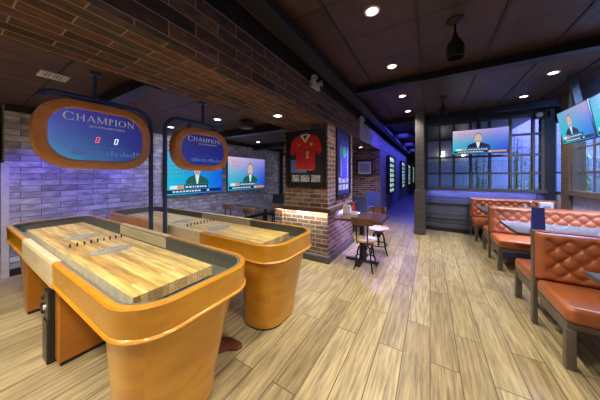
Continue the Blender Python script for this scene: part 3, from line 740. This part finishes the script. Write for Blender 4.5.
# ------------------------------------------------------------------ stools and small tables
def stool(loc, rz, label, seat_mat, group='round wooden stools with backrests'):
    """local: sitter faces +Y, backrest at -Y"""
    t = root('swivel_stool', label, 'stool', loc, rz, group)
    m = MB(); m.lathe([(.06, .435), (.155, .437), (.172, .445), (.176, .458), (.170, .472), (.10, .470), (.0, .466)], n=28)
    m.build('seat', seat_mat, t, smooth=True)
    MB().lathe([(.05, .41), (.11, .41), (.11, .435)], n=16).build('seat_bracket', 'dark_metal', t, smooth=True)
    sc = MB(); sc.cyl((0, 0, .12), (0, 0, .43), .016, n=10)
    for i in range(9): sc.torus((0, 0, .20+i*.022), .017, .006, 12, 6)
    sc.lathe([(.035, .30), (.035, .36)], n=12); sc.build('screw_column', 'dark_metal', t, smooth=True)
    for i in range(4):
        a = PI/4+PI/2*i; c, s = math.cos(a), math.sin(a)
        pts = [(r*c, r*s, z) for r, z in ((.03, .34), (.07, .37), (.115, .345), (.135, .28), (.15, .18), (.175, .07), (.20, .0))]
        MB().tube(pts, .0115, 8).build('leg', 'dark_metal', t, smooth=True)
    MB().torus((0, 0, .165), .157, .009, 28, 8).build('foot_ring', 'dark_metal', t, smooth=True)
    for s in (-1, 1):
        MB().tube([(s*.07, -.10, .43), (s*.075, -.185, .435), (s*.08, -.205, .50), (s*.085, -.215, .82)], .0095, 8).build('back_upright', 'dark_metal', t, smooth=True)
    m = MB(); o, q = [], []
    for i in range(13):
        a = math.radians(-40+80*i/12); x = .25*math.sin(a)*1.02; y = -.215-.06*(math.cos(a)-.77)/.23
        o.append((x, y)); q.append((x*.97, y+.02))
    loop = o+q[::-1]
    m.loft([[(x, y+dy, z) for x, y in loop] for z, dy in ((.715, .004), (.725, 0), (.805, -.006), (.818, -.003))])
    m.build('backrest', 'walnut', t, smooth=True)
    return t
def small_table(loc, w, d, label, mat='bar_top', z=.76):
    t = root('dining_table', label, 'table', loc)
    MB().box(-w/2, w/2, -d/2, d/2, z-.045, z).build('tabletop', mat, t, bevel=.006)
    MB().lathe([(.04, .03), (.04, z-.045)], n=14).build('pedestal', 'dark_metal', t, smooth=True)
    MB().box(-.27, .27, -.04, .04, 0, .03).box(-.04, .04, -.27, .27, 0, .03).build('cross_base', 'dark_metal', t, bevel=.006)
    MB().box(-.2, .2, -.03, .03, z-.065, z-.045).box(-.03, .03, -.2, .2, z-.065, z-.045).build('top_support', 'dark_metal', t)
    return t
small_table((-.985, 3.66, 0), .76, .70, 'square walnut table beside the brick pillar, with white napkin holder on it')
stool((-.86, 3.40, 0), 0, 'yellow seated stool at the near side of the walnut table by the pillar', 'yellow_seat')
stool((-.82, 4.20, 0), PI+.25, 'stool across the walnut table by the pillar, seat tinted lilac', 'lilac_seat')
t = root('napkin_holder', 'white napkin holder on the walnut table against the brick pillar', 'napkin holder', (-1.285, 3.78, .76))
MB().box(-.07, .07, -.04, .04, 0, .13).build('holder_body', 'white', t, bevel=.008)
MB().box(-.055, .055, -.03, .03, .13, .15).build('napkins', 'pale_trim', t, bevel=.004)
t = root('sauce_bottle', 'red sauce bottle on the walnut table by the pillar', 'bottle', (-1.19, 3.86, .76))
MB().lathe([(.028, 0), (.03, .01), (.03, .12), (.012, .16)], n=14).build('bottle_body', 'red', t, smooth=True)
MB().lathe([(.014, .16), (.012, .19), (.004, .195)], n=12).build('bottle_cap', 'red', t, smooth=True)
t = root('table_caddy', 'low pale caddy on the walnut table in front of the sauce bottle', 'caddy', (-1.14, 3.74, .76))
MB().box(-.05, .05, -.035, .035, 0, .012).box(-.05, .05, -.035, -.030, .012, .05).box(-.05, .05, .030, .035, .012, .05).box(-.05, -.045, -.03, .03, .012, .05).box(.045, .05, -.03, .03, .012, .05).build('caddy_tray', 'white', t)
# left back dining corner
small_table((-3.30, 3.92, 0), 1.35, .66, 'long dark dining table behind the shuffleboard tables, reflecting the screens', 'table_dark')
stool((-3.80, 3.45, 0), 0, 'left stool tucked before the long dining table under the wall screens', 'yellow_seat')
stool((-3.00, 3.27, 0), 0, 'right stool tucked before the long dining table under the wall screens', 'yellow_seat')
def chair(loc, rz, label, mat, group):
    """upholstered dining chair; sitter faces +Y"""
    t = root('dining_chair', label, 'chair', loc, rz, group)
    MB().box(-.21, .21, -.20, .22, .42, .48).build('seat', mat, t, bevel=.02, seg=3, smooth=True)
    m = MB(); m.loft([[(x, -.20-.05*z+.02*(1-(x/.21)**2)*-1+d, .46+z*.46) for x, d in ((-.21, 0), (-.1, 0), (.1, 0), (.21, 0), (.21, -.035), (.1, -.035), (-.1, -.035), (-.21, -.035))] for z in (0, .3, .7, 1)])
    m.build('backrest', mat, t, bevel=.008, smooth=True)
    for x in (-.18, .18):
        for y in (-.19, .18):
            MB().tube([(x, y, .43), (x*1.05, y*1.08, 0)], [.02, .014], 8).build('leg', 'dark_metal', t, smooth=True)
    return t
chair((-3.55, 4.52, 0), PI, 'black chair on the far side of the long dining table under the wall screens', 'black_trim', 'dark dining chairs')
small_table((-1.95, 6.05, 0), .62, .62, 'small brown table in the brick recess behind the pillar', 'walnut')
chair((-1.62, 6.75, 0), PI*.9, 'blue lit dining chair in the brick recess, farther of the two', 'blue_lit_chair', 'dark dining chairs')
chair((-1.45, 5.62, 0), -.2, 'dark dining chair in the brick recess, nearer of the two', 'blue_lit_chair', 'dark dining chairs')

# ------------------------------------------------------------------ framed things
def jersey_poly(w, h):
    return [(-.30*w, -.5*h), (.30*w, -.5*h), (.31*w, .05*h), (.40*w, -.08*h), (.50*w, .02*h), (.44*w, .30*h), (.36*w, .43*h), (.15*w, .5*h), (.09*w, .46*h), (0, .42*h), (-.09*w, .46*h), (-.15*w, .5*h), (-.36*w, .43*h), (-.44*w, .30*h), (-.50*w, .02*h), (-.40*w, -.08*h), (-.31*w, .05*h)]
def picture_frame(name, label, cat, loc, rz, w, h, e, mount, group=None):
    t = root(name, label, cat, loc, rz, group)
    f = MB(); o = [(-w/2, -h/2), (w/2, -h/2), (w/2, h/2), (-w/2, h/2)]; i = [(-w/2+e, -h/2+e), (w/2-e, -h/2+e), (w/2-e, h/2-e), (-w/2+e, h/2-e)]
    f.loft([[(a, .0, b) for a, b in o], [(a, -.035, b) for a, b in o], [(a, -.03, b) for a, b in i], [(a, -.006, b) for a, b in i]], True, True)
    f.build('frame', 'black_plastic', t)
    mt = MB(); mt.box(-w/2+e, w/2-e, -.012, -.006, -h/2+e, h/2-e); mt = mt.build('mount', mount, t)
    return t, mt
t, mt = picture_frame('framed_jersey', 'framed red jersey with white collar on the front of the brick pillar', 'framed jersey', (-1.865, PY0-.002, 1.74), 0, .80, .99, .045, 'mount_black')
j = MB().prism(jersey_poly(.64, .62), -.024, -.012, 'xz'); j.v = [(x, y, z+.10) for x, y, z in j.v]
jo = j.build('red_jersey', 'jersey_red', mt, bevel=.004)
m = MB()
m.prism([(-.10, .405), (-.055, .415), (0, .30), (0, .27), (-.08, .37)], -.028, -.022, 'xz'); m.prism([(.10, .405), (.055, .415), (0, .30), (0, .27), (.08, .37)], -.028, -.022, 'xz')
m.prism([(-.08, .40), (.08, .40), (.06, .425), (-.06, .425)], -.026, -.022, 'xz')
m.build('white_collar', 'white', mt)
m = MB(); m.prism(arc(.12, .24, .03, 0, 360, 12)[:-1], -.027, -.023, 'xz'); m.prism([(-.15, .22), (-.11, .22), (-.12, .25), (-.14, .25)], -.027, -.023, 'xz'); m.prism([(.02, .0), (.07, .0), (.07, .12), (.02, .12)], -.0265, -.023, 'xz', 1); m.prism([(-.175, -.21), (.15, -.21), (.15, -.2), (-.175, -.2)], -.027, -.02, 'xz', 1)
m.build('jersey_badges', ['gold', 'photo_grey'], mt)
for x, w in ((-.20, .16), (-.01, .17), (.20, .17)):
    m = MB().box(x-w/2, x+w/2, -.017, -.012, -.41, -.29); m.build('match_photo', 'photo_grey', mt)
m = MB().box(-.30, -.12, -.020, -.011, -.25, -.02).box(-.12, .02, -.018, -.011, -.25, -.17); m.build('team_picture', 'photo_blue', mt)
t, mt = picture_frame('framed_jersey', 'framed blue jersey on the right side of the brick pillar, above the walnut table', 'framed jersey', (PX1+.002, 4.03, 1.67), PI/2, .76, 1.26, .045, 'mount_navy')
j = MB().prism(jersey_poly(.58, .80), -.024, -.012, 'xz'); j.v = [(x, y, z+.12) for x, y, z in j.v]; j.build('blue_jersey', 'jersey_blue', mt, bevel=.004)
MB().prism(arc(0, .22, .11, 0, 360, 18)[:-1], -.028, -.023, 'xz').build('teal_emblem', 'teal', mt)
MB().box(-.20, -.17, -.027, -.023, -.25, .33).box(.17, .20, -.027, -.023, -.25, .33).build('white_stripes', 'photo_grey', mt)
for r_ in range(2):
    for c_ in range(3): MB().box(-.27+c_*.19, -.11+c_*.19, -.017, -.012, -.50+r_*.13, -.40+r_*.13).build('match_photo', 'photo_grey', mt)
t, mt = picture_frame('framed_picture', 'small framed grey picture on the brick wall in the recess', 'framed picture', (-1.96, 7.648, 1.70), 0, .56, .54, .05, 'white')
m = MB(); m.box(-.17, .17, -.016, -.011, -.15, .15); m.build('picture_print', 'photo_grey', mt)

# ------------------------------------------------------------------ lit bottle racks along the corridor
base_bottle = None
def bottle_mesh():
    return MB().lathe([(.0, 0), (.036, .0), (.038, .012), (.038, .12), (.014, .165), (.014, .20), (0, .201)], n=10)
ordn = ['nearest', 'second', 'third', 'farthest']
for ri, (ya, yb) in enumerate(((8.85, 10.55), (13.1, 15.2), (17.2, 19.6), (21.8, 24.6))):
    z0, z1 = .70, 2.22; yc = (ya+yb)/2; L = yb-ya
    t = root('bottle_rack', '%s backlit bottle rack on the blue corridor wall' % ordn[ri], 'rack', (SX1, yc, z0), 0)
    b = dict(parent=t)
    m = MB(); e = .05
    m.box(0, .13, -L/2, -L/2+e, 0, z1-z0).box(0, .13, L/2-e, L/2, 0, z1-z0).box(0, .13, -L/2+e, L/2-e, 0, e).box(0, .13, -L/2+e, L/2-e, z1-z0-e, z1-z0)
    m.build('rack_frame', 'black_trim', bevel=.004, **b)
    MB().box(0.002, .012, -L/2+e, L/2-e, e, z1-z0-e).build('lit_back', 'rack_light', **b)
    nsh = 7
    for s in range(nsh):
        zs = e+(z1-z0-2*e)*s/nsh
        MB().box(.012, .125, -L/2+e, L/2-e, zs-.05 if s else zs, zs+.004).build('shelf', 'black_trim', **b)
        for q in range(3):
            y = -L/2+e+(L-2*e)*(q+.5)/3
            loc = (SX1+.075, yc+y, z0+zs+.0045)
            if base_bottle is None:
                base_bottle = bottle_mesh().build('wine_bottle', 'bottle', smooth=True); o = base_bottle
            else: o = base_bottle.copy(); COL.objects.link(o)
            o.location = loc
            tag(o, 'pale bottle standing in the %s backlit rack on the corridor wall' % ordn[ri], 'bottle', 'bottles in the %s corridor rack' % ordn[ri])

# ------------------------------------------------------------------ ceiling things
def downlight(x, y, z, label, power, cone=125, col=(1, .89, .73)):
    t = root('ceiling_downlight', label, 'ceiling light', (x, y, z), 0, 'recessed downlights')
    MB().loft([[(r*math.cos(2*PI*i/24), r*math.sin(2*PI*i/24), zz) for i in range(24)] for r, zz in ((.072, 0), (.072, -.006), (.064, -.010), (.052, -.008), (.050, 0))], False, False).build('trim_ring', 'white', t, smooth=True)
    MB().lathe([(.050, -.001), (.048, -.005), (.0, -.0055)], n=24).build('lamp_lens', 'lamp', t, smooth=True)
    ld = bpy.data.lights.new('downlight_bulb', 'SPOT'); ld.energy = power; ld.spot_size = math.radians(cone); ld.spot_blend = .9
    ld.color = col; ld.shadow_soft_size = .10
    lo = bpy.data.objects.new('downlight_bulb', ld); COL.objects.link(lo); lo.parent = t; lo.location = (0, 0, -.04)
    return t
PW = 135
for i, (x, y, lb) in enumerate(((-.47, 2.1, 'brightest nearest downlight in the dark ceiling panels, at the top of the photo'), (-.465, 3.31, 'downlight in the dark ceiling panels, second of the row toward the corridor'), (-.465, 4.66, 'downlight in the dark ceiling past the first cross beam, third of the row'), (-.46, 5.83, 'downlight in the dark ceiling past the first cross beam, fourth and farthest of the row'),
                   (1.60, 4.78, 'downlight in the dark ceiling above the middle booth, nearer of the two over the booths'), (1.58, 5.92, 'downlight in the dark ceiling before the right televisions, farther of the two over the booths'))):
    downlight(x, y, 3.0, lb, PW)
for x, y in ((-.47, .85), (-.47, -.6), (1.1, -.4), (1.2, 1.2)): downlight(x, y, 3.0, 'downlight in the dark ceiling outside the top of the photo', PW)
downlight(-1.88, 2.5, SZ, 'downlight in the brick underside of the soffit, between scoreboard and jersey', 30)
downlight(-1.83, 6.66, SZ, 'downlight in the soffit above the brick recess with the small picture', 40)
downlight(-3.30, 2.58, CL, 'downlight in the left ceiling just right of the second scoreboard', 45)
downlight(-4.67, 2.49, CL, 'tiny downlight in the left ceiling between the two scoreboards', 12, col=(.5, .5, 1))
downlight(-4.5, 5.0, CL, 'downlight in the left ceiling above the right wall screen', 20)
for x, y in ((-3.9, .1), (-3.0, -.5), (-1.9, -.25), (-1.9, -1.2)): downlight(x, y, CL if x < SX0 else SZ, 'added unseen downlight in the low ceiling, brightening the shuffleboard tables', 125)  # unseen downlights added to brighten the shuffleboard tables

def pendant(x, y, label):
    t = root('pendant_lamp', label, 'pendant lamp', (x, y, 3.0), 0, 'unlit pendant lamps')
    MB().lathe([(.075, 0), (.075, -.012), (.05, -.03), (.02, -.045)], n=24).build('canopy', 'dark_metal', t, smooth=True)
    MB().lathe([(.012, -.04), (.012, -.14)], n=10).build('stem', 'dark_metal', t, smooth=True)
    MB().lathe([(.018, -.13), (.03, -.18), (.072, -.25), (.078, -.27), (.078, -.38), (.070, -.38), (.065, -.27), (.02, -.24)], n=24).build('lamp_shade', 'dark_metal', t, smooth=True)
pendant(.215, 2.65, 'unlit dark pendant lamp nearest the camera, hung from the ceiling panels')
pendant(.22, 5.14, 'unlit dark pendant lamp farther off, before the far window television')
def emergency(y, label):
    t = root('emergency_wall_lamp', label, 'emergency light', (SX1, y, 2.74), 0, 'twin head emergency lights')
    MB().box(0, .06, -.12, .12, -.05, .05).build('housing', 'fixture_grey', t, bevel=.015, seg=3)
    for s in (-1, 1):
        a = Vector((.05, s*.09, .05)); d = Vector((.7, s*.4-.3, .1)).normalized()
        MB().cyl(a-d*.03, a+d*.05, .03, .045, 16).build('lamp_head', 'fixture_grey', t, smooth=True)
emergency(2.78, 'grey twin head emergency light on the brick soffit, near the steel beam')
emergency(5.2, 'small grey emergency light farther along the soffit, above the blue brick')
t = root('ceiling_speaker', 'round bronze drum hanging from the left ceiling beside the second scoreboard', 'ceiling speaker', (-2.92, 2.92, CL))
MB().lathe([(.05, 0), (.05, -.02), (.12, -.03), (.13, -.05), (.13, -.13), (.12, -.145), (.0, -.15)], n=24).build('drum', 'bronze', t, smooth=True)
MB().torus((0, 0, -.145), .10, .008, 24, 6).build('grille_ring', 'dark_metal', t, smooth=True)
t = root('ceiling_vent', 'white square vent in the left ceiling above the first scoreboard', 'vent', (-3.28, .59, CL))
m = MB(); q = .10
m.box(-q, q, -q, -q+.02, -.012, 0).box(-q, q, q-.02, q, -.012, 0).box(-q, -q+.02, -q+.02, q-.02, -.012, 0).box(q-.02, q, -q+.02, q-.02, -.012, 0)
m.build('vent_frame', 'white', t)
m = MB()
for i in range(6): m.box(-q+.02, q-.02, -q+.026+i*.026, -q+.042+i*.026, -.010, -.002)
m.build('vent_slats', 'white', t)
t = root('wall_speaker', 'small grey speaker under the ceiling corner beside the far window', 'speaker', (2.02, 6.55, 2.72), -.6)
MB().box(-.11, .11, -.08, .08, -.07, .07).build('speaker_box', 'black_plastic', t, bevel=.02, seg=3)
MB().lathe([(.0, 0), (.05, 0), (.055, .006), (.04, .012), (0, .014)], n=18).build('speaker_cone', 'fixture_grey', t, smooth=True)
t.children[1].rotation_euler = (PI/2, 0, 0); t.children[1].location = (0, -.082, 0)
MB().box(-.012, .012, .0, .02, .07, .28).build('speaker_bracket', 'dark_metal', t)

# ------------------------------------------------------------------ lights
def area(name, loc, tgt, sx, sy, e, col, spread=180):
    l = bpy.data.lights.new(name, 'AREA'); l.shape = 'RECTANGLE'; l.size = sx; l.size_y = sy; l.energy = e; l.color = col; l.spread = math.radians(spread)
    o = bpy.data.objects.new(name, l); COL.objects.link(o); o.location = loc
    d = Vector(tgt)-Vector(loc); o.rotation_euler = d.to_track_quat('-Z', 'Y').to_euler(); return o
def spot(name, loc, tgt, e, col, size=70, blend=.8, r=.08):
    l = bpy.data.lights.new(name, 'SPOT'); l.energy = e; l.color = col; l.spot_size = math.radians(size); l.spot_blend = blend; l.shadow_soft_size = r
    o = bpy.data.objects.new(name, l); COL.objects.link(o); o.location = loc
    d = Vector(tgt)-Vector(loc); o.rotation_euler = d.to_track_quat('-Z', 'Y').to_euler(); return o
BL = (.12, .09, 1); VI = (.38, .28, 1); LB = (.45, .5, 1)
# violet LED spots on the pale brick wall, area wash from above
spot('violet_wall_spot', (-4.45, .75, 2.30), (XL, .75, .6), 62, BL, 75)
spot('violet_wall_spot', (-4.45, 1.75, 2.30), (XL, 1.75, .6), 62, BL, 75)
spot('violet_wall_spot', (-4.40, 3.6, 2.3), (XL, 3.6, .8), 14, VI, 90)
spot('violet_wall_spot', (-4.40, 5.2, 2.3), (XL, 5.2, .8), 14, VI, 90)
area('wall_wash', (-4.3, 3.0, 2.33), (XL, 3.0, 1.1), .1, 4.5, 44, (.62, .62, 1))
spot('violet_ceiling_spot', (-3.6, 1.9, 1.9), (-3.3, 2.0, 2.4), 3, BL, 130)
area('ledge_strip', (-1.95, 3.235, .855), (-1.95, 3.29, .70), 1.0, .02, 10, (1, .93, .75))
area('ledge_strip', (-1.39, 3.95, .855), (-1.44, 3.95, .70), .02, 1.2, 60, (.42, .32, 1))
area('sill_fill', (2.26, 4.6, 1.06), (2.30, 4.6, .8), .02, 2.6, 22, (.5, .6, 1))  # unseen blue lamp added to brighten the wall below the sill
# corridor and recess in blue
area('corridor_blue_strip', (-.85, 12, 2.95), (-.85, 12, 0), .3, 9, 120, (.10, .10, 1))
area('corridor_blue_strip', (-.9, 6.9, 2.78), (-1.45, 7.2, 2.2), .2, 1.6, 16, BL)
spot('recess_blue_spot', (-1.25, 6.3, 2.25), (-1.6, 6.5, .7), 120, BL, 90)
spot('pillar_violet_spot', (-.72, 4.6, 2.7), (-1.45, 3.9, .5), 420, (.32, .25, 1), 50)
# far end: added blue fill on the boards, floods outside
area('far_wall_blue_fill', (1.0, 6.60, 1.05), (1.0, 6.68, .75), 2.0, .03, 9, (.2, .24, 1))  # added lamp that turns the boards under the sill blue
area('outdoor_blue_flood', (1.5, 8.2, 4.2), (1.5, 11.2, 1.6), 3, .3, 480, (.20, .10, 1))
area('outdoor_cyan_flood', (4.6, 8.6, 4.2), (4.6, 11.2, 1.6), 2.4, .3, 260, (.15, .36, 1))
spot('outdoor_cyan_spot', (1.8, 7.3, 3.4), (1.8, 8.5, 1.4), 160, (.6, .9, 1), 60)
area('outdoor_blue_flood', (3.2, 4.5, 4.2), (6.2, 5.0, 1.6), .3, 5, 900, (.25, .45, 1))
spot('outdoor_cyan_spot', (3.2, 6.9, 3.4), (3.1, 8.4, 1.4), 260, (.5, .85, 1), 70)

W = bpy.data.worlds.new('World'); S.world = W; W.use_nodes = True
bg = W.node_tree.nodes['Background']; bg.inputs['Color'].default_value = (.9, .8, .72, 1); bg.inputs['Strength'].default_value = .09

# ------------------------------------------------------------------ camera
cd = bpy.data.cameras.new('Camera'); cam = bpy.data.objects.new('Camera', cd); COL.objects.link(cam)
cam.location = (0, 0, 1.45); cam.rotation_euler = (PI/2, 0, math.atan(130/216))
cd.sensor_width = 36; cd.sensor_fit = 'HORIZONTAL'; cd.lens = 36*216/600; cd.shift_y = -25/600; cd.clip_start = .02
S.camera = cam
S.view_settings.view_transform = 'Standard'; S.view_settings.look = 'None'; S.view_settings.gamma = 1; S.view_settings.exposure = 0
S.cycles.max_bounces = 8; S.cycles.use_denoising = True
for o in list(S.objects):
    if '_o' in o: del o['_o']
